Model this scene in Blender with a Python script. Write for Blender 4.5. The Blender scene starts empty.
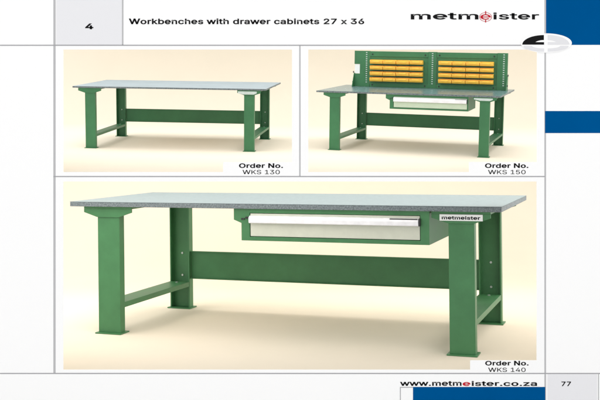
import bpy, bmesh, math, random
from mathutils import Matrix, Vector
from mathutils.geometry import tessellate_polygon

random.seed(7)
SC = bpy.context.scene
COL = SC.collection
U = 0.005                      # metres per page unit
CX, CY, F = 300.0, 138.0, 1000.0
ZC = (460 - CY) * U            # lens height above the studio floor

# ------------------------------------------------------------------ camera
cam_data = bpy.data.cameras.new("camera")
cam = bpy.data.objects.new("camera", cam_data)
COL.objects.link(cam)
cam.location = (0, 0, ZC)
cam.rotation_euler = (math.radians(90), 0, 0)
cam_data.sensor_width = 36
cam_data.lens = 36 * F / 600
cam_data.shift_y = -(200 - CY) / 600
cam_data.clip_start = 0.05
cam_data.clip_end = 200
SC.camera = cam

# ------------------------------------------------------------------ world
W = bpy.data.worlds.new("World")
SC.world = W
W.use_nodes = True
W.node_tree.nodes["Background"].inputs[0].default_value = (1, 1, 1, 1)
W.node_tree.nodes["Background"].inputs[1].default_value = 1.34
SC.view_settings.view_transform = 'Standard'
SC.view_settings.look = 'None'
SC.view_settings.exposure = 0
SC.view_settings.gamma = 1
SC.render.engine = 'CYCLES'
SC.cycles.max_bounces = 10
SC.cycles.diffuse_bounces = 8


def lamp(name, loc, target, sx, sy, power, color=(1, 1, 1)):
    l = bpy.data.lights.new(name, 'AREA')
    l.shape = 'RECTANGLE'
    l.size, l.size_y, l.energy, l.color = sx, sy, power, color
    o = bpy.data.objects.new(name, l)
    COL.objects.link(o)
    o.location = loc
    d = Vector(target) - Vector(loc)
    o.rotation_euler = d.to_track_quat('-Z', 'Y').to_euler()
    return o


def wp(u, v, d):
    """page pixel (u, v) at depth d page units -> world point"""
    return Vector(((u - CX) * U * d / F, d * U, ZC + (CY - v) * U * d / F))


# added fill lamps over, beside and behind the two stages, unseen behind the page
lamp("fill_over_bottom_stage", (0.0, 6.45, ZC - 0.085), (0.0, 6.45 + 0.113, ZC - 1.085), 4.6, 2.3, 72)
lamp("fill_over_top_stage", (-0.2, 5.9, ZC + 1.7), (-0.2, 5.15, ZC - 0.1), 5.0, 1.4, 58)
lamp("fill_beside_stages", (-4.2, 7.2, ZC - 0.4), (0.0, 7.5, ZC - 0.9), 2.4, 2.2, 38)
lamp("fill_beside_stages", (4.2, 7.2, ZC - 0.4), (0.0, 7.6, ZC - 0.9), 2.4, 2.2, 32)
lamp("fill_behind_top_stage", (0.0, 8.9, ZC + 0.1), (0.0, 9.8, ZC - 0.55), 5.0, 0.5, 6.5)  # extra unseen lamp, added to brighten the upper part of the bottom backdrop


# ------------------------------------------------------------------ materials
def lin(c):
    return tuple(((x / 255) / 12.92 if x / 255 <= 0.04045 else ((x / 255 + 0.055) / 1.055) ** 2.4) for x in c)


def mat(name, rgb, rough=0.5, metal=0.0, spec=0.5, vary=0.0, scale=8.0, bump=0.0, bscale=120.0, vary2=None):
    m = bpy.data.materials.new(name)
    m.use_nodes = True
    nt = m.node_tree
    b = nt.nodes["Principled BSDF"]
    b.inputs["Base Color"].default_value = (*rgb, 1)
    b.inputs["Roughness"].default_value = rough
    b.inputs["Metallic"].default_value = metal
    b.inputs["Specular IOR Level"].default_value = spec
    tc = nt.nodes.new("ShaderNodeTexCoord")
    if vary:
        n = nt.nodes.new("ShaderNodeTexNoise")
        n.inputs["Scale"].default_value = scale
        n.inputs["Detail"].default_value = 6
        n.inputs["Roughness"].default_value = 0.65
        nt.links.new(tc.outputs["Object"], n.inputs["Vector"])
        r = nt.nodes.new("ShaderNodeValToRGB")
        r.color_ramp.elements[0].position = 0.32
        r.color_ramp.elements[1].position = 0.68
        a = tuple(max(0, c * (1 - vary)) for c in rgb)
        z = tuple(min(1, c * (1 + vary)) for c in (vary2 or rgb))
        r.color_ramp.elements[0].color = (*a, 1)
        r.color_ramp.elements[1].color = (*z, 1)
        nt.links.new(n.outputs["Fac"], r.inputs["Fac"])
        nt.links.new(r.outputs["Color"], b.inputs["Base Color"])
        rr = nt.nodes.new("ShaderNodeMapRange")
        rr.inputs["To Min"].default_value = max(0.05, rough - 0.08)
        rr.inputs["To Max"].default_value = min(1, rough + 0.08)
        nt.links.new(n.outputs["Fac"], rr.inputs["Value"])
        nt.links.new(rr.outputs["Result"], b.inputs["Roughness"])
    if bump:
        n2 = nt.nodes.new("ShaderNodeTexNoise")
        n2.inputs["Scale"].default_value = bscale
        n2.inputs["Detail"].default_value = 3
        nt.links.new(tc.outputs["Object"], n2.inputs["Vector"])
        bp = nt.nodes.new("ShaderNodeBump")
        bp.inputs["Strength"].default_value = bump
        bp.inputs["Distance"].default_value = 0.002
        nt.links.new(n2.outputs["Fac"], bp.inputs["Height"])
        nt.links.new(bp.outputs["Normal"], b.inputs["Normal"])
    return m


M = {}
M['paper'] = mat("white_paper", (0.89, 0.89, 0.89), 0.9, spec=0.0, bump=0.02, bscale=300)
M['cream'] = mat("cream_backdrop", (0.752, 0.678, 0.555), 0.95, spec=0.0, vary=0.012, scale=3, bump=0.03)
M['tab'] = mat("grey_print", tuple(c / 1.06 for c in lin((230, 230, 233))), 0.9, spec=0.0)
M['rule'] = mat("rule_print", tuple(c / 1.1 for c in lin((188, 188, 190))), 0.9, spec=0.0)
M['rule_dark'] = mat("thin_rule_print", tuple(c / 1.1 for c in lin((164, 164, 167))), 0.9, spec=0.0)
M['blue'] = mat("blue_print", tuple(c / 1.10 for c in lin((0, 82, 143))), 0.9, spec=0.0, vary=0.05, scale=2)
M['ink'] = mat("black_print", (0.012, 0.012, 0.013), 0.9, spec=0.0)
M['red'] = mat("red_print", tuple(c / 1.24 for c in lin((205, 40, 55))), 0.9, spec=0.0)
M['pale'] = mat("pale_grey_print", tuple(c / 1.1 for c in lin((228, 228, 231))), 0.9, spec=0.0)
M['green'] = mat("green_paint", (0.049, 0.176, 0.068), 0.45, spec=0.4, vary=0.13, scale=5, bump=0.06, bscale=160)
M['green2'] = mat("green_paint_small", (0.036, 0.158, 0.064), 0.45, spec=0.4, vary=0.12, scale=6, bump=0.06, bscale=200)
M['zinc_small'] = mat("zinc_sheet_small", (0.24, 0.282, 0.295), 0.6, spec=0.15, vary=0.08, scale=7)
M['zinc'] = mat("zinc_sheet", (0.185, 0.230, 0.240), 0.6, spec=0.15, vary=0.13, scale=45, bump=0.05, bscale=90)
M['zinc_dark'] = mat("grey_green_sheet", (0.11, 0.18, 0.185), 0.25, metal=0.2, vary=0.15, scale=40)
M['edge'] = mat("mottled_edge", (0.085, 0.11, 0.125), 0.55, metal=0.1, vary=0.38, scale=110, vary2=(0.16, 0.19, 0.20), bump=0.3, bscale=60)
M['drawer'] = mat("grey_beige_paint", (0.56, 0.58, 0.49), 0.5, vary=0.05, scale=14)
M['drawer2'] = mat("pale_green_grey_paint", (0.50, 0.60, 0.46), 0.5, vary=0.05, scale=14)
M['handle'] = mat("white_aluminium", (0.80, 0.80, 0.83), 0.35, metal=0.1, vary=0.08, scale=20)
M['bounce'] = mat("pale_bounce", (0.62, 0.56, 0.46), 0.7, vary=0.06, scale=12)  # pale tone of the reflector added under the tabletops
M['black'] = mat("black_plastic", (0.012, 0.014, 0.013), 0.4)
M['steel'] = mat("bright_bolt_steel", (0.45, 0.50, 0.46), 0.3, metal=0.6)
M['plate'] = mat("white_plate", (0.78, 0.80, 0.80), 0.5)
M['plate_grey'] = mat("silver_plate", (0.52, 0.60, 0.57), 0.4, metal=0.2, vary=0.08, scale=30)
M['yellow'] = mat("yellow_plastic", (1.0, 0.535, 0.062), 0.35, vary=0.09, scale=18)
M['floor'] = mat("studio_floor", (0.6, 0.6, 0.6), 0.9, spec=0.0, vary=0.03)


# ------------------------------------------------------------------ helpers
def link(name, bm, m, parent=None, k=1.0, smooth=False):
    bm.normal_update()
    me = bpy.data.meshes.new(name)
    if k != 1.0:
        bmesh.ops.scale(bm, vec=(k, k, k), verts=bm.verts)
    bm.to_mesh(me)
    bm.free()
    for x in (m if isinstance(m, (list, tuple)) else [m]):
        me.materials.append(x)
    if smooth:
        for p in me.polygons:
            p.use_smooth = True
    o = bpy.data.objects.new(name, me)
    COL.objects.link(o)
    if parent is not None:
        o.parent = parent
    return o


def tag(o, label=None, cat=None, group=None, kind=None):
    for k, v in (('label', label), ('category', cat), ('group', group), ('kind', kind)):
        if v:
            o[k] = v
    return o


def box(bm, x0, x1, y0, y1, z0, z1, bev=0.0):
    r = bmesh.ops.create_cube(bm, size=1)
    vs = r['verts']
    bmesh.ops.scale(bm, vec=(x1 - x0, y1 - y0, z1 - z0), verts=vs)
    bmesh.ops.translate(bm, vec=((x0 + x1) / 2, (y0 + y1) / 2, (z0 + z1) / 2), verts=vs)
    if bev:
        es = list({e for v in vs for e in v.link_edges})
        bmesh.ops.bevel(bm, geom=es, offset=bev, segments=2, profile=0.6, affect='EDGES')


def prism(bm, pts, axis, a, b, bev=0.0):
    """polygon pts in the two other axes, swept from a to b along axis"""
    def P(p, t):
        if axis == 0:
            return (t, p[0], p[1])
        if axis == 1:
            return (p[0], t, p[1])
        return (p[0], p[1], t)
    va = [bm.verts.new(P(p, a)) for p in pts]
    vb = [bm.verts.new(P(p, b)) for p in pts]
    n = len(pts)
    fs = [bm.faces.new(va), bm.faces.new(vb)]
    for i in range(n):
        fs.append(bm.faces.new((va[i], va[(i + 1) % n], vb[(i + 1) % n], vb[i])))
    bmesh.ops.recalc_face_normals(bm, faces=fs)
    if bev:
        es = list({e for f in fs for e in f.edges})
        bmesh.ops.bevel(bm, geom=es, offset=bev, segments=2, profile=0.6, affect='EDGES')


def cyl(bm, c, axis, r, h, n=14):
    rot = {0: Matrix.Rotation(math.pi / 2, 4, 'Y'), 1: Matrix.Rotation(-math.pi / 2, 4, 'X'), 2: Matrix.Identity(4)}[axis]
    bmesh.ops.create_cone(bm, cap_ends=True, segments=n, radius1=r, radius2=r, depth=h, matrix=Matrix.Translation(c) @ rot)


def empty(name, mw):
    o = bpy.data.objects.new(name, None)
    o.empty_display_size = 0.1
    COL.objects.link(o)
    o.matrix_world = mw
    return o


# ------------------------------------------------------------------ poses of the benches
def cam_rot(yaw, pitch, roll):
    c, s = math.cos, math.sin
    ry = Matrix(((c(yaw), 0, s(yaw)), (0, 1, 0), (-s(yaw), 0, c(yaw))))
    rx = Matrix(((1, 0, 0), (0, c(pitch), -s(pitch)), (0, s(pitch), c(pitch))))
    rz = Matrix(((c(roll), -s(roll), 0), (s(roll), c(roll), 0), (0, 0, 1)))
    B = Matrix(((1, 0, 0), (0, 0, 1), (0, -1, 0)))
    C = Matrix(((1, 0, 0), (0, 0, -1), (0, 1, 0)))
    return B @ rz @ rx @ ry @ C


FIT = {
    'big': dict(D=183.4, T=5.1, H=138.2, a0=195.8, a1=170.1, b0=199.0, b1=175.1, yf=6.7, ld=9.8, yr=170.8, pz0=35.6, pz1=68.6,
                pose=(0.34193, -0.00158, -0.01081, 270.63, 345.40, 976.9)),
    'plain': dict(D=264.8, T=3.8, H=143.8, a0=196.6, a1=173.0, b0=197.9, b1=174.7, yf=3.4, ld=11.8, yr=251.2, pz0=38.1, pz1=71.4,
                  pose=(0.10652, 0.1134, 0.0087, 168.50, 150.03, 2296.2)),
    'rack': dict(D=267.4, T=4.0, H=146.1, a0=190.9, a1=165.8, b0=200.2, b1=176.6, yf=2.7, ld=10.7, yr=255.9, pz0=38.2, pz1=72.7,
                 pose=(0.32579, 0.1134, 0.0087, 404.50, 153.73, 2410.6)),
}
Z_UP = cam_rot(0, 0.1134, 0.0087) @ Vector((0, 0, 1))


def origin(key, k):
    _, _, _, u, v, d = FIT[key]['pose']
    return Vector(((u - CX) * d / F, d, (CY - v) * d / F)) * (k * U)


K = {'big': 1.175, 'rack': 0.484}
K['plain'] = K['rack'] * Z_UP.dot(origin('rack', 1)) / Z_UP.dot(origin('plain', 1))


def frame(key):
    y, p, r = FIT[key]['pose'][:3]
    m = cam_rot(y, p, r).to_4x4()
    m.translation = origin(key, K[key]) + Vector((0, 0, ZC))
    return m


# ------------------------------------------------------------------ the studio: ground and two seamless sweeps
bm = bmesh.new()
box(bm, -14, 14, -8, 16, -0.05, 0)
tag(link('ground', bm, M['floor']), kind='structure')


def sweep(name, key, x0, x1, d_front, d_back, wall_top, rad, thick):
    """floor, curve and back wall of one bent sheet with thickness, in the unturned frame under a bench"""
    _, p, r = FIT[key]['pose'][:3]
    m = cam_rot(0, p, r).to_4x4()
    m.translation = origin(key, K[key]) + Vector((0, 0, ZC))
    yo = m.translation.y
    y0, y1 = d_front * U - yo, d_back * U - yo
    prof = [(y0, 0)]
    n = 24
    for i in range(n + 1):
        a = i / n * math.pi / 2
        prof.append((y1 - rad + rad * math.sin(a), rad - rad * math.cos(a)))
    prof.append((y1, wall_top - m.translation.z))
    outer = [(y0, -thick)]
    for i in range(n + 1):
        a = i / n * math.pi / 2
        outer.append((y1 - rad + (rad + thick) * math.sin(a), rad - (rad + thick) * math.cos(a)))
    outer.append((y1 + thick, wall_top - m.translation.z))
    bm = bmesh.new()
    A = [[bm.verts.new((x, *q)) for q in prof] for x in (x0, x1)]
    Bv = [[bm.verts.new((x, *q)) for q in outer] for x in (x0, x1)]
    for i in range(len(prof) - 1):
        bm.faces.new((A[0][i], A[1][i], A[1][i + 1], A[0][i + 1]))
        bm.faces.new((Bv[0][i], Bv[0][i + 1], Bv[1][i + 1], Bv[1][i]))
        for s in (0, 1):
            bm.faces.new((A[s][i], A[s][i + 1], Bv[s][i + 1], Bv[s][i]))
    for j in (0, -1):
        bm.faces.new((A[0][j], A[1][j], Bv[1][j], Bv[0][j]))
    bmesh.ops.recalc_face_normals(bm, faces=bm.faces)
    o = link(name, bm, M['cream'], smooth=True)
    o.matrix_world = m
    return tag(o, kind='structure')


sweep('backdrop_bottom', 'big', -3.4, 3.4, 1004, 2000, ZC - 0.28, 2.0, 0.012)
sweep('backdrop_top', 'rack', -3.2, 3.2, 1004, 1640, ZC + 0.95, 0.8, 0.009)

# ------------------------------------------------------------------ the catalogue page
DB = 1000.0
page = bpy.data.objects.new('catalogue_page', None)
COL.objects.link(page)
page.location = (0, DB * U, ZC)
tag(page, 'white catalogue page with cream picture openings, blue bars and printed headings', 'catalogue page')


def px(u, v):
    return ((u - CX) * U, (CY - v) * U)


def sheet_mesh():
    holes = [(63.3, 49.5, 292, 172), (308.3, 49.5, 537, 172), (63.3, 181.5, 536.6, 369.8)]
    notch = [(223, 162, 292, 172), (469, 162, 537, 172), (470.2, 360.4, 536.6, 369.8)]
    us = sorted({-60, 660, *[h[i] for h in holes + notch for i in (0, 2)]})
    vs = sorted({-60, 460, *[h[i] for h in holes + notch for i in (1, 3)]})
    inside = lambda u, v, R: any(a < u < c and b < v < d for a, b, c, d in R)
    bm = bmesh.new()
    V = {}
    def g(u, v):
        if (u, v) not in V:
            x, z = px(u, v)
            V[u, v] = bm.verts.new((x, 0, z))
        return V[u, v]
    for i in range(len(us) - 1):
        for j in range(len(vs) - 1):
            uc, vc = (us[i] + us[i + 1]) / 2, (vs[j] + vs[j + 1]) / 2
            if inside(uc, vc, holes) and not inside(uc, vc, notch):
                continue
            bm.faces.new((g(us[i], vs[j]), g(us[i], vs[j + 1]), g(us[i + 1], vs[j + 1]), g(us[i + 1], vs[j])))
    bm.normal_update()
    if bm.faces[:][0].normal.y > 0:
        bmesh.ops.reverse_faces(bm, faces=bm.faces)
    r = bmesh.ops.extrude_face_region(bm, geom=bm.faces[:])
    bmesh.ops.translate(bm, vec=(0, 0.003, 0), verts=[e for e in r['geom'] if isinstance(e, bmesh.types.BMVert)])
    bmesh.ops.recalc_face_normals(bm, faces=bm.faces)
    return bm


link('sheet', sheet_mesh(), M['paper'], page)


def patch(name, u0, v0, u1, v1, m, layer=1, parent=page):
    """flat printed area, one thin film in front of the sheet"""
    x0, z1 = px(u0, v0)
    x1, z0 = px(u1, v1)
    bm = bmesh.new()
    y = -0.0004 * layer
    box(bm, x0, x1, y, y + 0.0002, z0, z1)
    return link(name, bm, m, parent)


tab = patch('section_tab', 56.3, -60, 122, 44.6, M['tab'])
patch('page_tab', 547.5, 374.2, 597, 460, M['tab'])
patch('blue_block', 546, -60, 660, 44.8, M['blue'])
patch('blue_bar', 545, 111, 660, 133, M['blue'], 3)
patch('footer_bar', 413, 387, 545.2, 460, M['blue'], 3)
patch('rule', 53.4, -60, 55.6, 373.4, M['rule'])
patch('rule', 122, -60, 123.4, 45, M['rule'], 2)
patch('rule', 299.2, 45.6, 300.6, 176.2, M['rule'])
patch('rule', 544.4, -60, 546, 460, M['rule'])
patch('thin_rule', -60, 44.7, 522, 45.7, M['rule_dark'], 2)
patch('thin_rule', 53.4, 176, 545, 177, M['rule_dark'], 2)
patch('thin_rule', -60, 373, 660, 374, M['rule_dark'], 2)
patch('rule', 598, 374, 599, 460, M['rule'])
bm = bmesh.new()
for a in ((400, 387, 413, 387.7), (400, 387.7, 400.7, 460)):
    x0, z1 = px(a[0], a[1]); x1, z0 = px(a[2], a[3])
    box(bm, x0, x1, -0.0008, -0.0006, z0, z1)
link('footer_box_outline', bm, M['rule_dark'], page)


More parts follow.
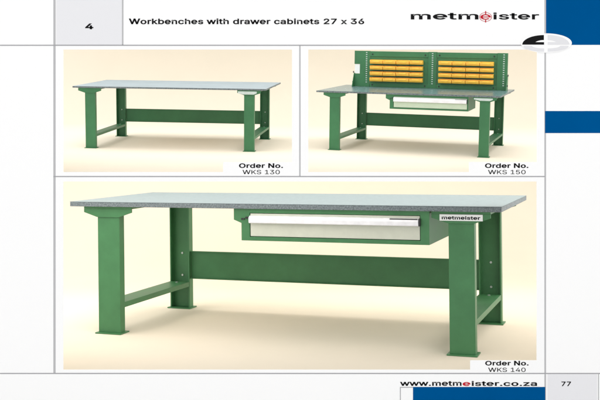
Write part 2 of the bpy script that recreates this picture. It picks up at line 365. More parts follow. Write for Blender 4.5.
# letter outlines: advance width and contours in thousandths of an em
GLYPHS = {".":[188,[[[95,-4],[86,-4],[78,-1],[70,3],[63,9],[57,16],[53,24],[50,32],[50,41],[50,50],[53,59],[57,66],[63,73],[70,79],[78,83],[86,86],[95,87],[104,86],[113,83],[121,79],[128,73],[134,66],[138,59],[140,50],[141,41],[140,32],[138,24],[134,16],[128,9],[121,3],[113,-1],[104,-4]]]],"0":[453,[[[227,-7],[199,-5],[174,1],[151,11],[130,24],[111,41],[95,62],[80,86],[69,113],[60,144],[53,178],[49,214],[48,254],[49,294],[53,330],[60,364],[69,395],[81,422],[95,447],[112,467],[130,484],[151,498],[174,508],[200,514],[227,516],[254,514],[279,508],[302,498],[323,484],[342,467],[358,447],[372,422],[384,395],[393,364],[400,330],[404,294],[405,254],[404,214],[400,178],[393,144],[384,113],[373,86],[359,62],[342,41],[323,24],[302,11],[279,1],[254,-5]],[[227,50],[245,51],[261,56],[276,63],[290,74],[303,87],[313,103],[323,122],[330,144],[336,168],[340,194],[343,223],[344,254],[343,285],[340,314],[336,341],[330,365],[323,387],[313,405],[303,422],[290,435],[276,446],[261,453],[245,458],[227,460],[209,458],[192,453],[177,446],[163,435],[151,422],[140,405],[131,387],[123,365],[117,341],[113,314],[110,285],[109,254],[110,223],[113,194],[117,168],[123,144],[131,122],[140,103],[151,87],[163,74],[177,63],[192,56],[209,51]]]],"1":[453,[[[76,0],[76,55],[391,55],[391,0]],[[276,509],[276,0],[212,0],[212,448],[86,358],[86,427],[198,509]]]],"2":[453,[[[64,0],[64,47],[234,229],[248,243],[261,257],[272,270],[282,282],[291,294],[299,305],[305,316],[311,327],[315,337],[318,348],[320,360],[320,371],[319,385],[317,397],[313,408],[308,419],[301,428],[293,436],[283,443],[273,449],[262,454],[250,457],[237,459],[224,460],[209,459],[196,457],[184,453],[172,447],[162,441],[153,433],[145,424],[139,413],[134,402],[130,390],[128,376],[127,362],[66,362],[67,384],[71,405],[77,424],[86,442],[98,459],[111,473],[126,486],[143,496],[162,505],[182,511],[203,514],[225,516],[247,514],[268,511],[288,505],[306,497],[323,486],[337,474],[350,461],[361,445],[370,428],[376,411],[380,392],[381,372],[380,358],[378,345],[375,331],[371,318],[365,304],[357,290],[347,275],[336,259],[322,241],[306,223],[288,202],[267,180],[153,60],[389,57],[389,0]]]],"3":[453,[[[218,-7],[195,-6],[173,-3],[152,2],[133,10],[114,19],[98,30],[83,43],[70,57],[60,74],[52,91],[46,111],[44,132],[109,132],[111,119],[115,107],[120,97],[126,87],[134,78],[144,71],[154,64],[165,59],[178,55],[191,52],[204,50],[219,50],[234,51],[248,53],[262,56],[275,61],[287,67],[297,74],[307,83],[315,93],[321,104],[325,116],[328,130],[329,145],[328,158],[326,172],[322,184],[316,196],[308,207],[299,217],[288,226],[275,234],[260,240],[242,244],[223,247],[201,248],[157,248],[157,299],[288,448],[70,452],[70,509],[372,509],[372,461],[211,278],[211,289],[239,290],[264,288],[287,284],[308,276],[327,265],[344,253],[359,239],[371,222],[381,205],[387,186],[392,166],[393,145],[392,123],[387,103],[380,84],[370,66],[358,50],[344,36],[327,23],[309,12],[288,4],[266,-2],[243,-6]]]],"4":[453,[[[40,105],[40,158],[247,509],[311,509],[109,166],[413,163],[413,105]],[[282,0],[282,121],[282,146],[282,318],[343,318],[343,0]]]],"5":[453,[[[221,-7],[199,-6],[178,-2],[159,3],[140,11],[123,21],[108,32],[94,45],[83,60],[73,76],[66,93],[62,111],[60,130],[122,130],[124,119],[127,108],[132,98],[138,89],[145,80],[154,73],[163,66],[173,60],[184,56],[196,52],[208,50],[221,50],[236,51],[250,53],[264,58],[276,64],[288,72],[298,82],[307,92],[314,104],[320,117],[324,131],[327,146],[328,162],[327,178],[324,193],[320,208],[314,221],[306,233],[297,244],[286,254],[275,262],[262,269],[248,273],[233,276],[218,277],[205,276],[192,275],[180,272],[167,268],[156,264],[145,258],[136,252],[128,246],[67,253],[96,509],[366,509],[366,452],[151,452],[134,301],[145,308],[155,315],[166,320],[178,325],[190,329],[203,331],[216,333],[229,334],[247,333],[263,330],[279,326],[294,321],[308,314],[321,306],[334,296],[345,285],[355,273],[364,260],[372,246],[379,231],[384,215],[388,199],[390,181],[391,163],[390,139],[385,117],[379,95],[369,76],[357,57],[343,41],[327,27],[309,15],[289,6],[268,-1],[245,-5]]]],"6":[453,[[[226,-7],[203,-5],[182,-1],[161,5],[142,15],[125,26],[109,40],[96,56],[84,74],[75,94],[69,115],[65,138],[64,162],[65,180],[68,199],[73,219],[80,239],[89,261],[102,285],[118,311],[137,340],[252,509],[322,509],[151,261],[145,261],[149,268],[154,275],[159,281],[165,288],[172,293],[179,299],[187,303],[196,307],[205,310],[214,312],[224,314],[235,314],[257,313],[278,309],[298,303],[316,295],[332,284],[346,271],[359,257],[370,240],[378,221],[384,201],[388,180],[389,157],[388,134],[384,112],[377,92],[368,73],[356,55],[343,39],[327,26],[310,14],[291,5],[271,-2],[249,-6]],[[226,48],[241,49],[254,52],[267,56],[279,63],[289,70],[299,79],[307,90],[314,101],[320,114],[324,128],[327,142],[327,157],[327,173],[324,187],[320,201],[314,213],[307,225],[299,235],[289,244],[279,251],[267,258],[254,262],[241,264],[226,265],[212,264],[198,262],[186,258],[174,252],[163,244],[153,235],[145,225],[138,214],[132,201],[128,188],[126,174],[125,158],[126,143],[128,128],[132,114],[138,102],[145,90],[153,79],[163,70],[174,63],[186,56],[198,52],[212,49]]]],"7":[453,[[[97,0],[323,448],[62,452],[62,509],[391,509],[391,449],[165,0]]]],"K":[467,[[[104,145],[104,216],[113,228],[122,239],[130,250],[139,261],[148,272],[157,282],[165,293],[174,303],[184,314],[193,324],[202,334],[212,344],[364,509],[448,509],[231,276]],[[60,0],[60,509],[125,509],[125,334],[124,225],[125,193],[125,0]],[[372,0],[188,259],[228,309],[449,0]]]],"N":[523,[[[60,0],[60,509],[136,509],[343,183],[347,176],[352,169],[357,160],[363,151],[369,141],[375,130],[381,119],[388,107],[394,94],[401,82],[407,68],[414,55],[405,54],[403,68],[402,81],[401,95],[401,108],[400,121],[400,134],[399,146],[399,157],[399,195],[399,509],[463,509],[463,0],[387,0],[202,290],[177,331],[171,342],[164,354],[156,367],[148,381],[108,452],[119,454],[122,384],[124,328],[125,291],[125,0]]]],"O":[533,[[[267,-7],[235,-5],[205,1],[177,11],[150,25],[126,42],[105,63],[86,88],[70,115],[57,146],[48,179],[42,215],[40,254],[42,293],[48,329],[57,362],[70,393],[86,421],[105,445],[126,466],[150,484],[177,498],[205,508],[235,514],[267,516],[299,514],[329,508],[357,498],[384,484],[408,466],[429,445],[448,421],[464,393],[477,362],[486,329],[491,293],[493,254],[491,215],[486,179],[477,146],[464,115],[448,88],[429,63],[408,42],[384,25],[357,11],[329,1],[299,-5]],[[267,53],[289,54],[310,59],[330,66],[349,76],[367,89],[383,105],[396,123],[408,144],[418,168],[425,194],[429,223],[430,254],[429,286],[425,314],[418,341],[408,365],[396,386],[383,404],[367,420],[349,433],[330,443],[310,450],[289,454],[267,456],[245,454],[223,450],[203,443],[184,433],[167,420],[151,404],[137,385],[125,364],[116,340],[109,314],[105,285],[103,254],[105,223],[109,194],[116,168],[125,144],[137,123],[151,105],[167,89],[184,76],[203,66],[223,59],[245,54]]]],"S":[447,[[[224,-9],[197,-8],[172,-4],[149,1],[128,9],[108,19],[91,31],[76,45],[64,60],[54,77],[46,96],[41,115],[38,137],[104,137],[107,123],[110,110],[116,98],[123,88],[132,79],[142,71],[154,64],[166,59],[180,55],[194,52],[209,50],[224,49],[241,50],[257,52],[272,55],[286,60],[299,66],[311,74],[321,82],[329,92],[336,102],[341,114],[345,126],[346,139],[345,151],[342,161],[338,171],[332,179],[325,186],[316,193],[307,199],[296,205],[284,209],[272,214],[259,218],[245,222],[184,239],[154,249],[128,260],[105,274],[86,289],[71,307],[60,326],[54,348],[52,372],[53,393],[58,413],[65,431],[75,448],[87,463],[102,476],[119,488],[138,498],[158,506],[180,511],[203,514],[227,516],[252,514],[275,511],[296,505],[316,498],[334,488],[351,476],[365,463],[377,449],[387,433],[394,415],[399,397],[401,378],[337,378],[334,396],[326,412],[316,426],[302,437],[286,447],[267,453],[247,457],[225,459],[209,458],[194,456],[180,452],[167,448],[156,442],[145,435],[136,427],[129,418],[123,409],[118,398],[116,387],[115,376],[116,363],[119,352],[124,342],[131,334],[139,326],[148,319],[158,313],[169,308],[180,304],[191,300],[202,296],[212,293],[264,279],[276,276],[287,272],[299,268],[312,264],[324,258],[336,252],[347,245],[359,238],[369,229],[379,220],[387,209],[395,198],[401,185],[405,171],[407,155],[408,139],[407,118],[403,99],[396,81],[386,64],[374,48],[360,34],[343,21],[323,11],[302,2],[278,-4],[252,-8]]]],"W":[686,[[[155,0],[16,509],[82,509],[163,196],[166,183],[170,171],[173,158],[175,145],[187,94],[189,80],[192,67],[195,53],[197,40],[189,40],[192,53],[194,67],[197,80],[200,94],[203,107],[205,120],[208,133],[211,145],[224,196],[306,509],[380,509],[462,196],[465,183],[468,171],[471,158],[474,145],[486,94],[489,80],[492,67],[494,53],[497,40],[488,40],[491,53],[493,67],[496,80],[499,94],[502,107],[504,120],[507,133],[510,145],[523,196],[603,509],[670,509],[530,0],[455,0],[368,323],[363,339],[359,356],[355,373],[351,391],[347,410],[344,431],[340,452],[336,475],[350,475],[346,453],[342,433],[339,413],[335,395],[331,377],[327,359],[323,341],[318,323],[230,0]]]],"a":[389,[[[160,-9],[142,-8],[126,-5],[110,-1],[94,5],[80,12],[68,22],[57,32],[48,45],[40,58],[35,73],[31,90],[30,108],[31,123],[34,138],[38,150],[43,161],[50,171],[58,179],[67,187],[78,193],[89,199],[100,203],[112,207],[125,211],[138,213],[152,216],[165,218],[178,220],[234,227],[244,228],[252,230],[259,232],[265,235],[273,243],[276,255],[275,268],[273,279],[271,288],[267,297],[262,304],[256,311],[248,317],[240,322],[230,326],[220,329],[208,330],[196,331],[183,330],[171,329],[159,326],[149,322],[140,318],[132,313],[124,307],[118,301],[112,294],[107,288],[103,281],[100,274],[41,291],[48,308],[57,322],[67,335],[79,346],[91,355],[104,364],[118,370],[133,375],[148,379],[163,382],[179,384],[194,384],[204,384],[215,383],[227,382],[239,379],[251,376],[263,372],[275,367],[286,360],[296,353],[306,343],[315,333],[322,320],[329,306],[333,290],[336,272],[337,251],[337,0],[277,0],[277,52],[269,45],[264,38],[258,32],[252,25],[244,18],[236,12],[226,6],[215,1],[203,-3],[190,-6],[176,-8]],[[170,45],[187,46],[202,49],[216,53],[228,59],[239,66],[248,74],[257,83],[263,93],[269,104],[272,115],[275,126],[276,138],[276,190],[270,186],[259,182],[253,180],[246,179],[239,177],[231,176],[200,171],[175,168],[165,166],[154,164],[144,162],[134,159],[125,155],[117,150],[110,145],[103,139],[98,132],[95,124],[93,115],[92,105],[92,95],[94,87],[98,79],[102,72],[107,66],[114,61],[121,56],[130,52],[139,49],[149,47],[159,46]]]],"b":[424,[[[229,-8],[213,-7],[198,-5],[184,-1],[172,4],[162,10],[153,17],[145,24],[138,31],[132,39],[127,46],[122,53],[118,59],[112,59],[112,0],[53,0],[53,509],[114,509],[114,319],[122,325],[127,331],[132,338],[137,346],[144,353],[152,360],[161,367],[171,373],[183,378],[197,381],[212,384],[229,384],[252,383],[274,378],[294,371],[313,361],[330,347],[345,332],[359,313],[370,293],[379,270],[385,245],[389,218],[390,189],[389,160],[385,133],[379,108],[370,84],[359,64],[346,45],[330,29],[313,16],[294,5],[274,-2],[252,-7]],[[220,47],[237,48],[253,51],[267,57],[279,66],[291,76],[301,88],[309,101],[316,117],[321,133],[325,151],[327,170],[328,189],[327,209],[325,227],[321,245],[316,261],[309,276],[301,290],[291,301],[280,311],[267,319],[253,325],[237,329],[220,330],[203,329],[188,325],[174,320],[161,312],[150,302],[140,291],[132,278],[125,263],[120,247],[116,229],[113,210],[113,189],[113,169],[116,150],[120,132],[125,115],[132,100],[140,86],[150,75],[162,65],[174,57],[188,51],[204,48]]]],"c":[396,[[[207,-8],[182,-7],[159,-2],[137,6],[117,16],[98,30],[82,46],[68,64],[56,85],[46,108],[40,133],[36,159],[34,187],[36,216],[40,243],[46,268],[56,291],[68,312],[82,330],[98,346],[117,360],[137,371],[159,378],[182,383],[207,384],[221,384],[234,383],[247,380],[260,377],[272,373],[284,368],[295,362],[305,356],[315,349],[324,341],[332,332],[340,322],[347,312],[353,301],[358,289],[362,277],[303,262],[301,269],[298,276],[294,283],[290,289],[286,295],[281,301],[276,306],[270,311],[264,315],[257,319],[250,322],[242,325],[234,327],[226,329],[217,329],[207,330],[189,329],[173,325],[158,319],[145,310],[134,300],[124,287],[115,274],[108,258],[103,242],[99,224],[97,206],[96,187],[97,169],[99,151],[103,134],[108,117],[115,102],[124,89],[134,76],[145,66],[158,57],[173,51],[189,48],[207,46],[217,47],[226,48],[234,49],[243,52],[250,54],[258,58],[264,62],[271,66],[277,71],[282,76],[287,82],[292,89],[296,95],[299,102],[302,110],[304,117],[363,102],[359,90],[354,78],[348,67],[341,56],[334,46],[325,37],[316,29],[306,21],[296,15],[285,9],[273,4],[261,-1],[248,-4],[235,-6],[221,-8]]]],"d":[424,[[[195,-8],[172,-7],[151,-2],[130,5],[111,16],[94,29],[79,45],[66,64],[55,84],[46,108],[39,133],[35,160],[34,189],[35,218],[39,245],[46,270],[55,293],[66,313],[79,332],[95,347],[112,361],[131,371],[151,378],[173,383],[196,384],[213,384],[228,381],[241,378],[253,373],[263,367],[272,360],[280,353],[287,346],[293,338],[298,331],[303,325],[306,319],[311,509],[372,509],[372,0],[313,0],[313,59],[307,59],[303,53],[298,46],[293,39],[287,31],[280,24],[272,17],[263,10],[252,4],[241,-1],[227,-5],[212,-7]],[[205,47],[221,48],[236,51],[250,57],[263,65],[274,75],[284,86],[293,100],[299,115],[305,132],[309,150],[311,169],[312,189],[311,210],[309,229],[305,247],[300,263],[293,278],[284,291],[275,302],[263,312],[251,320],[237,325],[221,329],[205,330],[187,329],[172,325],[157,319],[145,311],[133,301],[124,290],[115,276],[108,261],[103,245],[99,227],[97,209],[96,189],[97,170],[99,151],[103,133],[109,117],[115,101],[124,88],[134,76],[145,66],[158,57],[172,51],[188,48]]]],"e":[404,[[[212,-8],[185,-7],[161,-2],[138,6],[117,16],[98,30],[82,46],[68,64],[56,85],[46,108],[40,132],[35,159],[34,187],[35,215],[39,242],[46,267],[55,290],[67,311],[81,329],[97,346],[115,359],[135,370],[157,378],[180,383],[205,384],[221,384],[236,382],[251,379],[266,374],[280,368],[294,361],[307,351],[319,341],[331,329],[341,315],[350,299],[357,282],[363,263],[368,242],[370,219],[371,194],[371,169],[75,169],[75,221],[338,221],[310,202],[309,220],[307,237],[303,254],[298,269],[291,282],[283,294],[273,305],[263,314],[250,321],[237,326],[222,329],[205,330],[189,329],[173,326],[159,321],[146,313],[135,304],[125,294],[116,282],[109,270],[103,256],[99,241],[97,226],[96,211],[96,178],[97,157],[100,139],[104,122],[110,106],[118,92],[128,80],[139,70],[151,61],[165,55],[179,50],[195,47],[212,46],[224,47],[234,48],[244,50],[254,53],[263,56],[271,61],[278,66],[285,73],[292,80],[297,88],[302,96],[306,105],[365,91],[360,77],[353,63],[345,51],[335,39],[324,29],[311,19],[298,11],[283,4],[266,-1],[249,-5],[231,-7]]]],"h":[410,[[[114,227],[114,0],[53,0],[53,509],[114,509],[114,287],[102,287],[112,312],[124,332],[137,349],[152,362],[169,372],[187,379],[207,383],[227,384],[246,383],[264,380],[280,376],[295,369],[309,360],[321,349],[332,336],[341,321],[348,304],[353,285],[356,264],[357,240],[357,0],[296,0],[296,235],[295,256],[290,275],[283,291],[273,304],[260,315],[246,323],[229,328],[210,329],[197,328],[184,326],[172,322],[161,317],[150,311],[141,303],[133,293],[126,283],[121,271],[117,257],[114,243]]]],"i":[167,[[[53,0],[53,379],[114,379],[114,0]],[[84,443],[75,444],[67,446],[60,449],[54,455],[48,461],[44,468],[42,475],[41,483],[42,491],[44,499],[48,506],[54,512],[60,517],[67,521],[75,523],[84,524],[92,523],[100,521],[107,517],[114,512],[119,506],[123,499],[126,491],[126,483],[126,475],[123,468],[119,461],[114,455],[107,449],[100,446],[92,444]]]],"k":[381,[[[110,137],[110,212],[121,212],[284,379],[360,379],[184,199],[177,199]],[[53,0],[53,509],[114,509],[114,0]],[[294,0],[148,186],[191,229],[372,0]]]],"m":[610,[[[53,0],[53,379],[112,379],[112,295],[112,310],[118,323],[125,335],[132,346],[141,355],[151,363],[161,370],[172,376],[183,380],[195,384],[207,386],[219,386],[239,385],[257,380],[273,372],[287,361],[299,347],[309,331],[316,314],[321,295],[312,295],[317,308],[322,321],[329,332],[337,343],[347,353],[357,361],[368,369],[381,375],[394,380],[407,383],[422,385],[437,386],[453,385],[468,383],[483,378],[497,372],[510,364],[522,354],[532,342],[541,328],[548,313],[553,296],[556,276],[557,255],[557,0],[496,0],[496,254],[494,273],[490,289],[483,302],[473,313],[460,321],[447,326],[433,329],[419,330],[406,330],[395,328],[384,324],[374,320],[365,314],[358,307],[351,299],[345,290],[341,280],[338,270],[336,259],[335,247],[335,0],[274,0],[274,260],[273,275],[269,288],[262,301],[253,311],[242,320],[229,326],[215,329],[199,330],[188,330],[178,328],[168,325],[158,320],[148,314],[140,307],[132,299],[126,289],[121,278],[117,266],[114,253],[114,238],[114,0]]]],"n":[410,[[[114,227],[114,0],[53,0],[53,379],[112,379],[112,287],[102,287],[112,312],[124,332],[137,349],[152,362],[169,372],[187,379],[207,383],[227,384],[246,383],[264,380],[280,376],[295,369],[309,360],[321,349],[332,336],[341,321],[348,304],[353,285],[356,264],[357,240],[357,0],[296,0],[296,235],[295,256],[290,275],[283,291],[273,304],[260,315],[246,323],[229,328],[210,329],[197,328],[184,326],[172,322],[161,317],[150,311],[141,303],[133,293],[126,283],[121,271],[117,257],[114,243]]]],"o":[415,[[[207,-8],[182,-7],[159,-2],[137,6],[117,16],[98,30],[82,46],[68,64],[56,85],[46,108],[40,133],[36,159],[34,187],[36,216],[40,243],[46,268],[56,291],[68,312],[82,330],[98,346],[117,360],[137,371],[159,378],[182,383],[207,384],[233,383],[256,378],[278,371],[299,360],[317,346],[333,330],[347,312],[359,291],[369,268],[376,243],[380,216],[381,187],[380,159],[376,133],[369,108],[359,85],[347,64],[333,46],[317,30],[299,16],[278,6],[256,-2],[233,-7]],[[207,46],[226,48],[242,51],[257,57],[270,66],[282,76],[292,89],[300,102],[307,117],[312,134],[316,151],[318,169],[319,187],[318,206],[316,224],[312,242],[307,258],[300,274],[292,287],[282,300],[270,310],[257,319],[242,325],[226,329],[207,330],[189,329],[173,325],[158,319],[145,310],[134,300],[124,287],[115,274],[108,258],[103,242],[99,224],[97,206],[96,187],[97,169],[99,151],[103,134],[108,117],[115,102],[124,89],[134,76],[145,66],[158,57],[173,51],[189,48]]]],"r":[259,[[[53,0],[53,379],[112,379],[112,321],[122,335],[130,347],[140,358],[152,367],[166,375],[181,380],[196,384],[213,385],[229,384],[243,384],[243,322],[230,324],[224,325],[213,326],[207,326],[194,325],[182,323],[170,319],[159,315],[149,309],[140,301],[132,293],[126,284],[121,273],[117,262],[114,250],[114,237],[114,0]]]],"s":[365,[[[182,-8],[163,-7],[145,-5],[128,-2],[112,3],[98,10],[84,18],[72,27],[62,38],[53,50],[45,63],[40,78],[36,94],[94,107],[99,92],[105,79],[114,69],[124,60],[136,54],[150,49],[165,46],[181,45],[200,46],[217,50],[232,55],[244,62],[255,71],[262,81],[267,91],[268,103],[267,112],[265,121],[260,129],[254,136],[246,142],[237,147],[225,151],[212,155],[149,170],[125,177],[104,186],[87,196],[72,208],[61,222],[53,237],[48,255],[47,274],[48,290],[51,305],[57,319],[65,332],[75,343],[87,354],[100,363],[115,370],[131,377],[149,381],[167,384],[187,384],[206,384],[223,381],[239,378],[254,372],[267,366],[279,358],[290,349],[299,339],[307,328],[314,316],[319,303],[324,290],[268,277],[264,288],[258,298],[251,307],[243,316],[232,323],[219,328],[205,331],[187,333],[171,332],[156,329],[143,324],[131,317],[121,308],[114,299],[110,289],[109,277],[110,267],[112,258],[117,250],[124,243],[133,237],[144,232],[157,227],[172,223],[229,209],[254,202],[275,194],[292,183],[306,171],[317,158],[325,142],[330,125],[331,107],[330,90],[326,75],[321,61],[312,47],[302,35],[290,24],[276,15],[260,6],[242,0],[223,-5],[203,-7]]]],"t":[227,[[[204,379],[204,327],[6,327],[6,379]],[[65,471],[126,471],[126,98],[127,86],[128,76],[132,68],[136,61],[142,56],[150,53],[159,51],[170,50],[185,51],[202,54],[213,2],[203,-1],[192,-3],[186,-3],[180,-4],[174,-4],[168,-4],[145,-3],[125,2],[107,10],[92,21],[80,35],[72,52],[67,71],[65,93]]]],"w":[567,[[[138,0],[23,379],[87,379],[133,214],[138,196],[143,177],[149,157],[154,137],[159,115],[165,91],[170,67],[175,41],[165,41],[170,66],[175,90],[180,113],[186,135],[191,156],[196,176],[201,195],[206,214],[252,379],[316,379],[362,214],[366,196],[371,176],[376,157],[382,136],[387,114],[392,91],[397,67],[402,41],[391,41],[397,66],[402,90],[408,113],[413,135],[418,156],[423,176],[429,195],[434,214],[480,379],[545,379],[429,0],[368,0],[319,172],[305,225],[301,239],[297,252],[294,266],[291,280],[277,338],[291,338],[277,280],[263,225],[259,211],[255,198],[252,185],[248,172],[199,0]]]],"x":[379,[[[21,0],[171,218],[171,171],[29,379],[100,379],[147,306],[156,292],[164,279],[172,266],[179,253],[186,241],[193,229],[200,217],[207,206],[175,206],[183,217],[190,229],[196,241],[202,253],[209,266],[216,279],[224,292],[233,306],[282,379],[352,379],[209,169],[209,214],[358,0],[287,0],[231,85],[222,99],[214,112],[207,124],[200,136],[193,148],[187,159],[180,171],[173,182],[205,182],[198,171],[191,159],[185,148],[178,136],[172,124],[165,112],[157,99],[148,85],[91,0]]]],"z":[380,[[[42,0],[42,46],[254,320],[48,323],[48,379],[333,379],[333,331],[126,60],[339,56],[339,0]]]]}


def letter_e():
    """ring with a crossbar and an open lower right"""
    rx, ry, cx, cy, t, bar = 178, 205, 202, 195, 62, 30
    ix, iy = rx - t - 4, ry - t
    out = []
    a0 = math.asin(-bar / ry)
    a1 = math.radians(318)
    for i in range(41):
        a = a0 + (a1 - a0) * i / 40
        out.append((cx + rx * math.cos(a), cy + ry * math.sin(a)))
    b0 = math.pi + math.asin(bar / iy)
    for i in range(19):
        a = a1 + (b0 - a1) * i / 18
        out.append((cx + ix * math.cos(a), cy + iy * math.sin(a)))
    h0 = math.asin(bar / iy)
    hole = []
    for i in range(19):
        a = math.pi - h0 + (2 * h0 - math.pi) * i / 18
        hole.append((cx + ix * math.cos(a), cy + iy * math.sin(a)))
    return [404, [out, hole]]


def letter_w(w, h, t):
    """four overlapping slanted strokes"""
    q = (w - t) / 4
    cs = []
    for i in range(4):
        xt, xb = (i * q, (i + 1) * q) if i % 2 == 0 else ((i + 1) * q, i * q)
        cs.append([(xb, 0), (xb + t, 0), (xt + t, h), (xt, h)])
    return [w + 6, cs]


GLYPHS['N'] = [523, [[(58, 0), (126, 0), (126, 520), (58, 520)], [(397, 0), (465, 0), (465, 520), (397, 520)],
                      [(385, 0), (465, 0), (138, 520), (58, 520)]]]
GLYPHS['e'] = letter_e()
GLYPHS['w'] = letter_w(560, 392, 66)
GLYPHS['W'] = letter_w(680, 520, 74)


def grow(c, b):
    """contour pushed outward (inward for a hole) by b"""
    n = len(c)
    out = []
    for i in range(n):
        p, q, r = Vector(c[i - 1]), Vector(c[i]), Vector(c[(i + 1) % n])
        d1, d2 = (q - p).normalized(), (r - q).normalized()
        n1, n2 = Vector((d1.y, -d1.x)), Vector((d2.y, -d2.x))
        m = n1 + n2
        m = n1 if m.length < 0.2 else m / max(0.4, m.dot(n1))
        out.append(q + m * b)
    return out


def area(c):
    return sum(c[i - 1][0] * c[i][1] - c[i][0] * c[i - 1][1] for i in range(len(c))) / 2


def text(name, s, u0, v0, u1, v1, m, parent, bold=0.03, layer=2, local=False, sp=0.0):
    """lettering fitted into a rectangle given in page pixels"""
    verts, tris, pen = [], [], 0.0
    for ch in s:
        if ch == ' ':
            pen += 205
            continue
        adv, cs = GLYPHS[ch]
        sign = 1 if area(max(cs, key=lambda c: abs(area(c)))) > 0 else -1
        outers = [c for c in cs if area(c) * sign > 0]
        holes = [c for c in cs if area(c) * sign < 0]
        for k_, oc in enumerate(outers):
            polys = [oc] + (holes if k_ == 0 else [])
            polys = [grow(c, bold * 1000 * sign) for c in polys]
            flat = [p for c in polys for p in c]
            base = len(verts)
            for p in flat:
                verts.append((pen + p.x, p.y))
            for t in tessellate_polygon([[Vector((p.x, p.y, 0)) for p in c] for c in polys]):
                tris.append([base + q for q in t])
        pen += adv + sp * 1000 + bold * 900
    xs = [p[0] for p in verts]
    ys = [p[1] for p in verts]
    a, b, c, d = min(xs), max(xs), min(ys), max(ys)
    if not local:
        x0, z1 = px(u0, v0)
        x1, z0 = px(u1, v1)
    else:
        x0, z1, x1, z0 = u0, v0, u1, v1
    bm = bmesh.new()
    y = layer if local else -0.0004 * layer
    vs = [bm.verts.new((x0 + (p[0] - a) / (b - a) * (x1 - x0), y, z0 + (p[1] - c) / (d - c) * (z1 - z0))) for p in verts]
    for t in tris:
        try:
            fc = bm.faces.new([vs[q] for q in t])
        except ValueError:
            continue
        fc.normal_update()
        if fc.normal.y > 0:
            fc.normal_flip()
    return link(name, bm, m, parent)


text('numeral', '4', 85.2, 23.4, 93.4, 29.2, M['ink'], tab, 0.03)
text('heading', 'Workbenches with drawer cabinets 27 x 36', 128.8, 18.4, 364.2, 24.2, M['ink'], page, 0.022)
text('page_number', '77', 561.4, 381.6, 571, 386.2, M['ink'], page, 0.02)
text('caption', 'Order No.', 239, 163.3, 283, 168.0, M['ink'], page, 0.024)
text('caption', 'WKS 130', 242.5, 169.9, 279.8, 174.2, M['ink'], page, 0.003)
text('caption', 'Order No.', 485, 163.3, 528.4, 168.0, M['ink'], page, 0.024)
text('caption', 'WKS 150', 488, 169.9, 525.6, 174.2, M['ink'], page, 0.003)
text('caption', 'Order No.', 485.2, 360.9, 528.6, 365.6, M['ink'], page, 0.024)
text('caption', 'WKS 140', 488.2, 367.7, 525.6, 372, M['ink'], page, 0.003)


def ring(name, cu, cv, ru, rv, wu, wv, a0, a1, m, layer, parent, n=48):
    """part of an elliptical ring, angles in degrees counter-clockwise from the right"""
    bm = bmesh.new()
    prev = None
    for i in range(n + 1):
        a = math.radians(a0 + (a1 - a0) * i / n)
        p = px(cu + ru * math.cos(a), cv - rv * math.sin(a))
        q = px(cu + (ru - wu) * math.cos(a), cv - (rv - wv) * math.sin(a))
        cur = (bm.verts.new((p[0], -0.0004 * layer, p[1])), bm.verts.new((q[0], -0.0004 * layer, q[1])))
        if prev:
            bm.faces.new((prev[0], cur[0], cur[1], prev[1]))
        prev = cur
    bmesh.ops.recalc_face_normals(bm, faces=bm.faces)
    return link(name, bm, m, parent)


# logo lettering: the red letter inside a thin globe ring
logo = text('logo', 'metm', 410.8, 12.8, 478.4, 19.5, M['ink'], page, 0.017)
text('letters', 'ister', 493.2, 12.4, 539, 19.5, M['ink'], logo, 0.017)
text('letter', 'e', 480.4, 14.2, 490.8, 19.6, M['red'], logo, 0.006)
ring('globe_ring', 485.6, 16.9, 6.2, 4.6, 0.5, 0.35, 0, 360, M['red'], 3, logo)
for a in ((485.1, 11, 486.1, 14.2), (485.1, 19.8, 486.1, 22.4)):
    patch('globe_tick', *a, M['red'], 4, logo)
url = text('web_address', 'www.metm', 400, 381.2, 461.5, 386, M['ink'], page, 0.02)
text('letter', 'e', 462.6, 382.1, 470.4, 386.1, M['red'], url, 0.02)
text('letters', 'ister.co.za', 471.6, 381, 537, 386.1, M['ink'], url, 0.02)

# emblem: white oval, quarter rings split by a white cross
EU, EV = 546.2, 43.0
emblem = ring('emblem', EU, EV, 25.6, 9.7, 25.5, 9.6, 0, 360, M['paper'], 4, page)
ring('dark_quarter', EU - 2.4, EV + 1.6, 21.6, 9.6, 11.5, 5.0, 90, 180, M['ink'], 5, emblem)
patch('dark_quarter_bar', EU - 13.5, EV - 0.9, EU - 2.2, EV + 1.6, M['ink'], 6, emblem)
ring('pale_quarter', EU + 1.4, EV + 1.6, 21.8, 9.6, 11.5, 5.0, 0, 90, M['pale'], 5, emblem)
patch('pale_quarter_bar', EU + 1.4, EV - 0.9, EU + 12.5, EV + 1.6, M['pale'], 6, emblem)
ring('pale_quarter', EU - 2.2, EV + 2.8, 20.6, 5.8, 8.5, 3.2, 180, 270, M['pale'], 5, emblem)
ring('pale_quarter', EU + 1.4, EV + 2.8, 21.0, 5.8, 8.5, 3.2, 270, 360, M['pale'], 5, emblem)


# ------------------------------------------------------------------ workbenches
def channel(x0, x1, y0, y1, t, open_back):
    """C profile in plan; the closed web faces the front (open_back) or the rear"""
    if open_back:
        return [(x0, y0), (x1, y0), (x1, y1), (x1 - t, y1), (x1 - t, y0 + t), (x0 + t, y0 + t), (x0 + t, y1), (x0, y1)]
    return [(x0, y0), (x0 + t, y0), (x0 + t, y1 - t), (x1 - t, y1 - t), (x1 - t, y0), (x1, y0), (x1, y1), (x0, y1)]


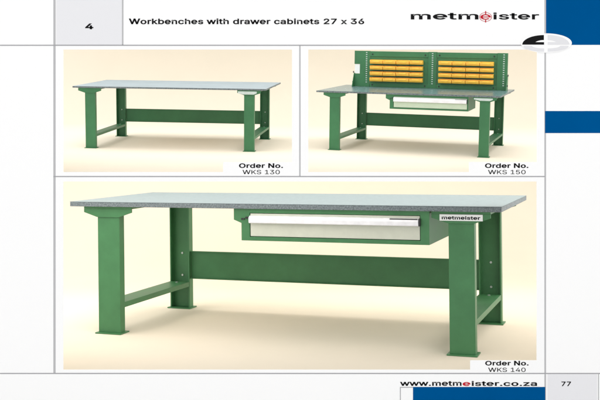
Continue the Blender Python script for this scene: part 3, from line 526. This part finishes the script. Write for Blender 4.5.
def workbench(key, name, label, green, top_mat, edge_mat):
    f = FIT[key]
    D, T, H, yf, ld, yr = (f[k] for k in ('D', 'T', 'H', 'yf', 'ld', 'yr'))
    k = K[key] * U
    root = empty(name, frame(key))
    tag(root, label, 'workbench', 'green steel workbenches on cream backdrops')
    zt = H - T
    # tabletop: core slab whose edges show, with a thin sheet on top
    bm = bmesh.new()
    box(bm, -225, 225, 0, D, zt, H - 0.5, 0.4)
    top = link('tabletop', bm, edge_mat, root, k)
    bm = bmesh.new()
    box(bm, -225.1, 225.1, -0.1, D + 0.1, H - 0.45, H, 0.15)
    link('top_sheet', bm, top_mat, top, k)
    bm = bmesh.new()
    box(bm, -224.2, 224.2, 0.8, D - 0.8, zt - 0.05, zt + 0.3)
    link('underside_bounce', bm, M['bounce'], top, k)  # added pale reflector, bounces light onto the stage under the bench
    legs = {}
    for side, (xa, xb) in (('l', (-f['a0'], -f['a1'])), ('r', (f['b1'], f['b0']))):
        for front in (True, False):
            y0 = yf if front else yr
            bm = bmesh.new()
            prism(bm, channel(xa, xb, y0, y0 + ld, 1.5, front), 2, 1.4, zt - 2.6, 0.25)
            leg = link('leg', bm, green, root, k)
            legs[side, front] = leg
            bm = bmesh.new()
            box(bm, xa - 2.2, xb + 2.2, y0 - 4.0, y0 + ld + 5, 0.12, 1.4, 0.2)
            link('base_plate', bm, green, leg, k)
            for bx in (xa + 6, xb - 6):
                pass
        # head bracket of the leg frame: gusset plates front and rear joined by a rail
        xm0, xm1 = xa - 15.5, xb + 15.3
        bm = bmesh.new()
        z1, z2, z3 = zt - 2.6, zt - 6.2, zt - 11.2
        for ya, yb in ((yf - 1.6, yf - 0.1), (yr + ld + 0.1, yr + ld + 1.6)):
            prism(bm, [(xm0, z1), (xm0, z2), (xa, z3), (xb, z3), (xm1, z2), (xm1, z1)], 1, ya, yb, 0.2)
        box(bm, xm0, xm1, yf - 1.6, yr + ld + 1.6, zt - 2.5, zt - 0.12, 0.2)
        link('head_bracket', bm, green, root, k)
        # low side stretcher between the legs
        bm = bmesh.new()
        za, zb = 26.6, 32.2
        box(bm, xa + 0.4, xb - 0.3, yf + ld + 0.2, yr - 0.2, za, zb, 0.3)
        st = link('side_stretcher', bm, green, root, k)
        for by in (yr - 8, yf + ld + 8):
            bm = bmesh.new()
            cyl(bm, ((xa + xb) / 2, by, zb + 0.4), 2, 1.4, 0.9)
            link('bolt', bm, M['steel'], st, k)
        xc = (xa + xb) / 2
        for bz in ((f['pz0'] + 3.5), (f['pz1'] - 3.0)):
            bm = bmesh.new()
            cyl(bm, (xc - (0 if side == 'l' else 0), yr + ld - 2.1, bz), 1, 1.25, 1.2)
            link('bolt', bm, M['steel'], legs[side, False], k)
    # rear panel: folded sheet with lips top and bottom
    bm = bmesh.new()
    yp = yr + ld * 0.6
    x0, x1 = -f['a1'] + 0.2, f['b1'] - 0.2
    p0, p1 = f['pz0'], f['pz1']
    prism(bm, [(yp, p0), (yp, p1), (yp - 3.5, p1), (yp - 3.5, p1 - 1), (yp - 1, p1 - 1), (yp - 1, p0 + 1), (yp - 3.5, p0 + 1), (yp - 3.5, p0)], 0, x0, x1, 0.2)
    link('back_panel', bm, green, root, k)
    return root


def drawer_unit(root, key, xe, x0, x1, dx0, dx1, zz, depth, green, front_mat):
    """zz: drops below the underside of the tabletop - ear, ear foot, drawer top, handle top, handle bottom, drawer bottom, housing bottom"""
    f = FIT[key]
    k = K[key] * U
    u = f['H'] - f['T'] - 0.1
    e1, e2, dt, ht, hb, db, bb = [u - z for z in zz]
    yq = 2.6
    bm = bmesh.new()
    t = 1.2
    # housing: front frame round the drawer opening, then a closed box behind it
    prism(bm, [(xe, u), (xe, e1), (x0, e2), (x0, bb), (dx0 - 0.6, bb), (dx0 - 0.6, u)], 1, yq, yq + t, 0.15)
    box(bm, dx1 + 0.6, x1, yq, yq + t, bb, u, 0.15)
    box(bm, dx0 - 0.6, dx1 + 0.6, yq, yq + t, dt + 0.5, u)
    box(bm, dx0 - 0.6, dx1 + 0.6, yq, yq + t, bb, db - 0.5)
    box(bm, x0, x0 + 1, yq + t, depth, bb, u)
    box(bm, x1 - 1, x1, yq + t, depth, bb, u)
    box(bm, x0 + 1, x1 - 1, depth - 1, depth, bb + 1, u)
    box(bm, x0 + 1, x1 - 1, yq + t, depth, bb, bb + 1)
    hs = link('drawer_housing', bm, green, root, k)
    bm = bmesh.new()
    box(bm, dx0, dx1, yq + 0.5, depth - 12, db, dt, 0.25)
    dr = link('drawer', bm, front_mat, root, k)
    bm = bmesh.new()
    # rolled grip: flat top strip curling out over the drawer front
    prof = [(yq + 0.4, ht), (yq - 1.2, ht - 0.3), (yq - 3.0, ht - 1.6), (yq - 3.6, ht - 3.2), (yq - 3.4, hb + 0.7), (yq - 2.6, hb),
            (yq - 2.2, hb + 0.7), (yq - 2.4, ht - 3.0), (yq - 1.6, ht - 2.2), (yq + 0.4, ht - 1.4)]
    prism(bm, prof, 0, dx0 - 0.4, dx1 - 0.6)
    hd = link('handle', bm, M['handle'], dr, k)
    bm = bmesh.new()
    box(bm, dx1 - 0.5, dx1 + 1.4, yq - 4.0, yq - 0.2, hb + 0.1, ht - 0.2, 0.4)
    link('handle_cap', bm, M['black'], dr, k)
    bm = bmesh.new()
    box(bm, dx1 - 28, dx1 - 1.5, yq - 3.0, yq - 1.4, ht - 1.3, ht - 0.45)
    link('label_slot', bm, M['black'], hd, k)
    bm = bmesh.new()
    box(bm, dx0 - 5.0, dx0 - 1.2, yq - 1.0, yq - 0.05, ht - 3.0, ht - 1.2, 0.3)
    box(bm, dx0 - 9.5, dx0 - 5.6, yq - 0.9, yq - 0.05, ht - 4.2, ht - 2.6, 0.3)
    link('lock', bm, M['black'], hs, k)
    return hs


# -------- the large bench with a drawer
bigb = workbench('big', 'workbench', 'large green workbench with one wide drawer and a zinc top, the biggest of all', M['green'], M['zinc'], M['edge'])
drawer_unit(bigb, 'big', -38.8, -30.7, 158.0, -21.2, 149.0, (11.0, 14.2, 4.6, 6.6, 14.0, 27.0, 31.4), 100, M['green'], M['drawer'])
k = K['big'] * U
f = FIT['big']
bm = bmesh.new()
box(bm, 167.4, 207.2, f['yf'] - 2.6, f['yf'] - 1.7, 124.4, 130.3, 0.1)
pl = link('name_plate', bm, M['plate'], bigb, k)
text('lettering', 'metmeister', 169.5 * k, 128.9 * k, 205 * k, 125.6 * k, M['ink'], pl, 0.025, layer=(f['yf'] - 2.7) * k, local=True)

# -------- the plain bench
plain = workbench('plain', 'workbench', 'small plain green workbench with empty legroom, no drawer and no bin rack', M['green2'], M['zinc_small'], M['edge'])
k = K['plain'] * U
f = FIT['plain']
bm = bmesh.new()
z = f['H'] - f['T']
prism(bm, [(161, z - 2.4), (161, z - 6.8), (171, z - 9.4), (197, z - 9.4), (204, z - 6.8), (204, z - 2.4)], 1, f['yf'] - 2.6, f['yf'] - 1.7, 0.1)
link('name_plate', bm, M['plate_grey'], plain, k)

# -------- the bench with drawer and bin rack
rackb = workbench('rack', 'workbench', 'small green workbench with a drawer and an upright rack of yellow bins', M['green2'], M['zinc_dark'], M['edge'])
drawer_unit(rackb, 'rack', -49.6, -39.6, 150.0, -29.7, 146.7, (9.6, 14.0, 5.0, 6.4, 16.8, 30.4, 34.6), 110, M['green2'], M['drawer2'])
k = K['rack'] * U
f = FIT['rack']
H = f['H']
bm = bmesh.new()
z = H - f['T']
prism(bm, [(163, z - 2.4), (163, z - 5.6), (177, z - 8.2), (200, z - 8.2), (207, z - 5.6), (207, z - 2.4)], 1, f['yf'] - 2.6, f['yf'] - 1.7, 0.1)
link('name_plate', bm, M['plate_grey'], rackb, k)
YR = 214.0
ZT = 240.0


def post(x0, x1, notch=False):
    bm = bmesh.new()
    y0, y1 = YR - 1.5, YR + 10
    if notch:
        pts = [(x0, H + 0.1), (x1, H + 0.1), (x1, ZT), (x0, ZT), (x0, 205.0), (x0 + 15, 205.0), (x0 + 15, 180), (x0, 180)]
        prism(bm, pts, 1, y0, y0 + 1.5, 0.15)
        box(bm, x0 + 16, x1 - 0.2, y0 + 1.5, y1, H + 0.1, ZT - 0.2, 0.2)
    else:
        box(bm, x0, x1, y0, y1, H + 0.1, ZT, 0.25)
    p = link('upright', bm, M['green2'], rackb, k)
    return p


posts = [post(-187.5, -146.5, True), post(9.5, 31.5), post(186, 212)]
for p, xs in zip(posts, (-154.5, 21, 203)):
    for i in range(15):
        bm = bmesh.new()
        z = 157 + i * 5.55
        box(bm, xs - 1.9, xs + 1.9, YR - 2.1, YR - 1.55, z, z + 2.1)
        link('hook_slot', bm, M['plate_grey'], p, k)
bm = bmesh.new()
box(bm, -186.5, -173, YR - 0.6, YR + 0.4, 180.6, 204.4, 0.1)
link('white_card', bm, M['plate'], posts[0], k)
# gusset feet running forward from the end uprights
for p, xg in ((posts[0], -188.9), (posts[2], 212.1)):
    bm = bmesh.new()
    prism(bm, [(YR + 10, H + 0.1), (YR - 22, H + 0.1), (YR - 2, 182), (YR + 10, 182)], 0, xg, xg + 1.3, 0.15)
    g = link('gusset', bm, M['green2'], p, k)
    for yk, zk, rk in ((YR - 1, 184, 2.4), (YR - 8, 158, 2.0)):
        bm = bmesh.new()
        cyl(bm, (xg - 1.0 if xg < 0 else xg + 2.3, yk, zk), 0, rk, 2.0)
        link('clamp_knob', bm, M['black'], g, k)
# lower rail and top rail tie the uprights together
bm = bmesh.new()
box(bm, -146, 185.5, YR - 1.0, YR + 6, H + 0.1, H + 9, 0.25)
link('bottom_rail', bm, M['green2'], rackb, k)
PAN = [(-145.5, 9.0), (32.0, 185.5)]
for a, b in PAN:
    bm = bmesh.new()
    box(bm, a, b, YR + 1.0, YR + 3.0, H + 9.5, ZT - 0.6)
    # raised frame round the louvred field
    box(bm, a, b, YR - 0.8, YR + 0.9, 226, ZT - 0.6, 0.2)
    box(bm, a, b, YR - 0.8, YR + 0.9, H + 9.5, 155, 0.2)
    pn = link('louvre_panel', bm, M['green2'], rackb, k)
    for r in range(4):
        bm = bmesh.new()
        z = 168.3 + r * 15.2
        prism(bm, [(YR + 0.9, z + 2.6), (YR - 0.6, z), (YR - 0.2, z), (YR + 0.9, z + 1.8)], 0, a + 5, b - 16)
        link('louvre', bm, M['green2'], pn, k)
    for bx in (a + 7, b - 7):
        for bz in (231.5, 151.5):
            bm = bmesh.new()
            cyl(bm, (bx, YR - 1.4, bz), 1, 2.0, 1.1)
            link('bolt', bm, M['black'], pn, k)

# -------- bins hanging on the louvre panels
BW, BD, BH = 33.8, 15.0, 10.4


def bin_mesh():
    bm = bmesh.new()
    t = 0.8
    w = BW / 2
    side = [(0, 0), (0, BH), (-9, BH), (-12.5, 9.3), (-BD + 0.3, 8.6), (-BD, 4.2), (-BD + 2.2, 0)]
    prism(bm, side, 0, -w, -w + t, 0.12)
    prism(bm, side, 0, w - t, w, 0.12)
    box(bm, -w + t, w - t, -t, 0, 0, BH)
    box(bm, -w + t, w - t, -BD + 3.0, -t, 0.05, t)
    prism(bm, [(-BD + 2.3, 0.1), (-BD + 0.1, 4.2), (-BD + 0.4, 8.5), (-BD + 1.2, 8.5), (-BD + 0.9, 4.3), (-BD + 3.1, 0.1)], 0, -w + t, w - t)
    box(bm, -w - 0.2, w + 0.2, -BD - 0.7, -BD + 0.0, 7.3, 8.9, 0.3)
    box(bm, -9, 9, -BD - 0.8, -BD - 0.05, 4.3, 7.4, 0.2)
    return bm


rows = ['top row', 'second row down', 'third row down', 'bottom row']
cols_a = ['next to the notched end upright', 'second from the notched end upright', 'second from the middle upright', 'touching the middle upright side']
cols = [['against the notched end post', 'one place in from the notched end post', 'two places in from the notched end post', 'on the notched side of the middle post'],
        ['on the plain side of the middle post', 'two places in from the plain end post', 'one place in from the plain end post', 'against the plain end post']]
proto = None
mw = frame('rack')
n = 0
for p, xs in enumerate((-125.2, 56.2)):
    for c in range(4):
        for r in range(4):
            if proto is None:
                o = proto = link('storage_bin', bin_mesh(), M['yellow'], None, k)
            else:
                o = proto.copy()
                COL.objects.link(o)
            x = xs + c * 35.2
            zb = 207.0 - r * 15.3
            o.matrix_world = mw @ Matrix.Translation(Vector((x, YR - 0.9, zb)) * k) @ Matrix.Rotation(math.radians(random.uniform(-0.7, 0.7)), 4, 'Z') @ Matrix.Rotation(math.radians(random.uniform(-1.5, 1.0)), 4, 'X')
            tag(o, 'yellow bin in the %s, %s' % (rows[r], cols[p][c]), 'storage bin', 'yellow bins on the rack')
            n += 1
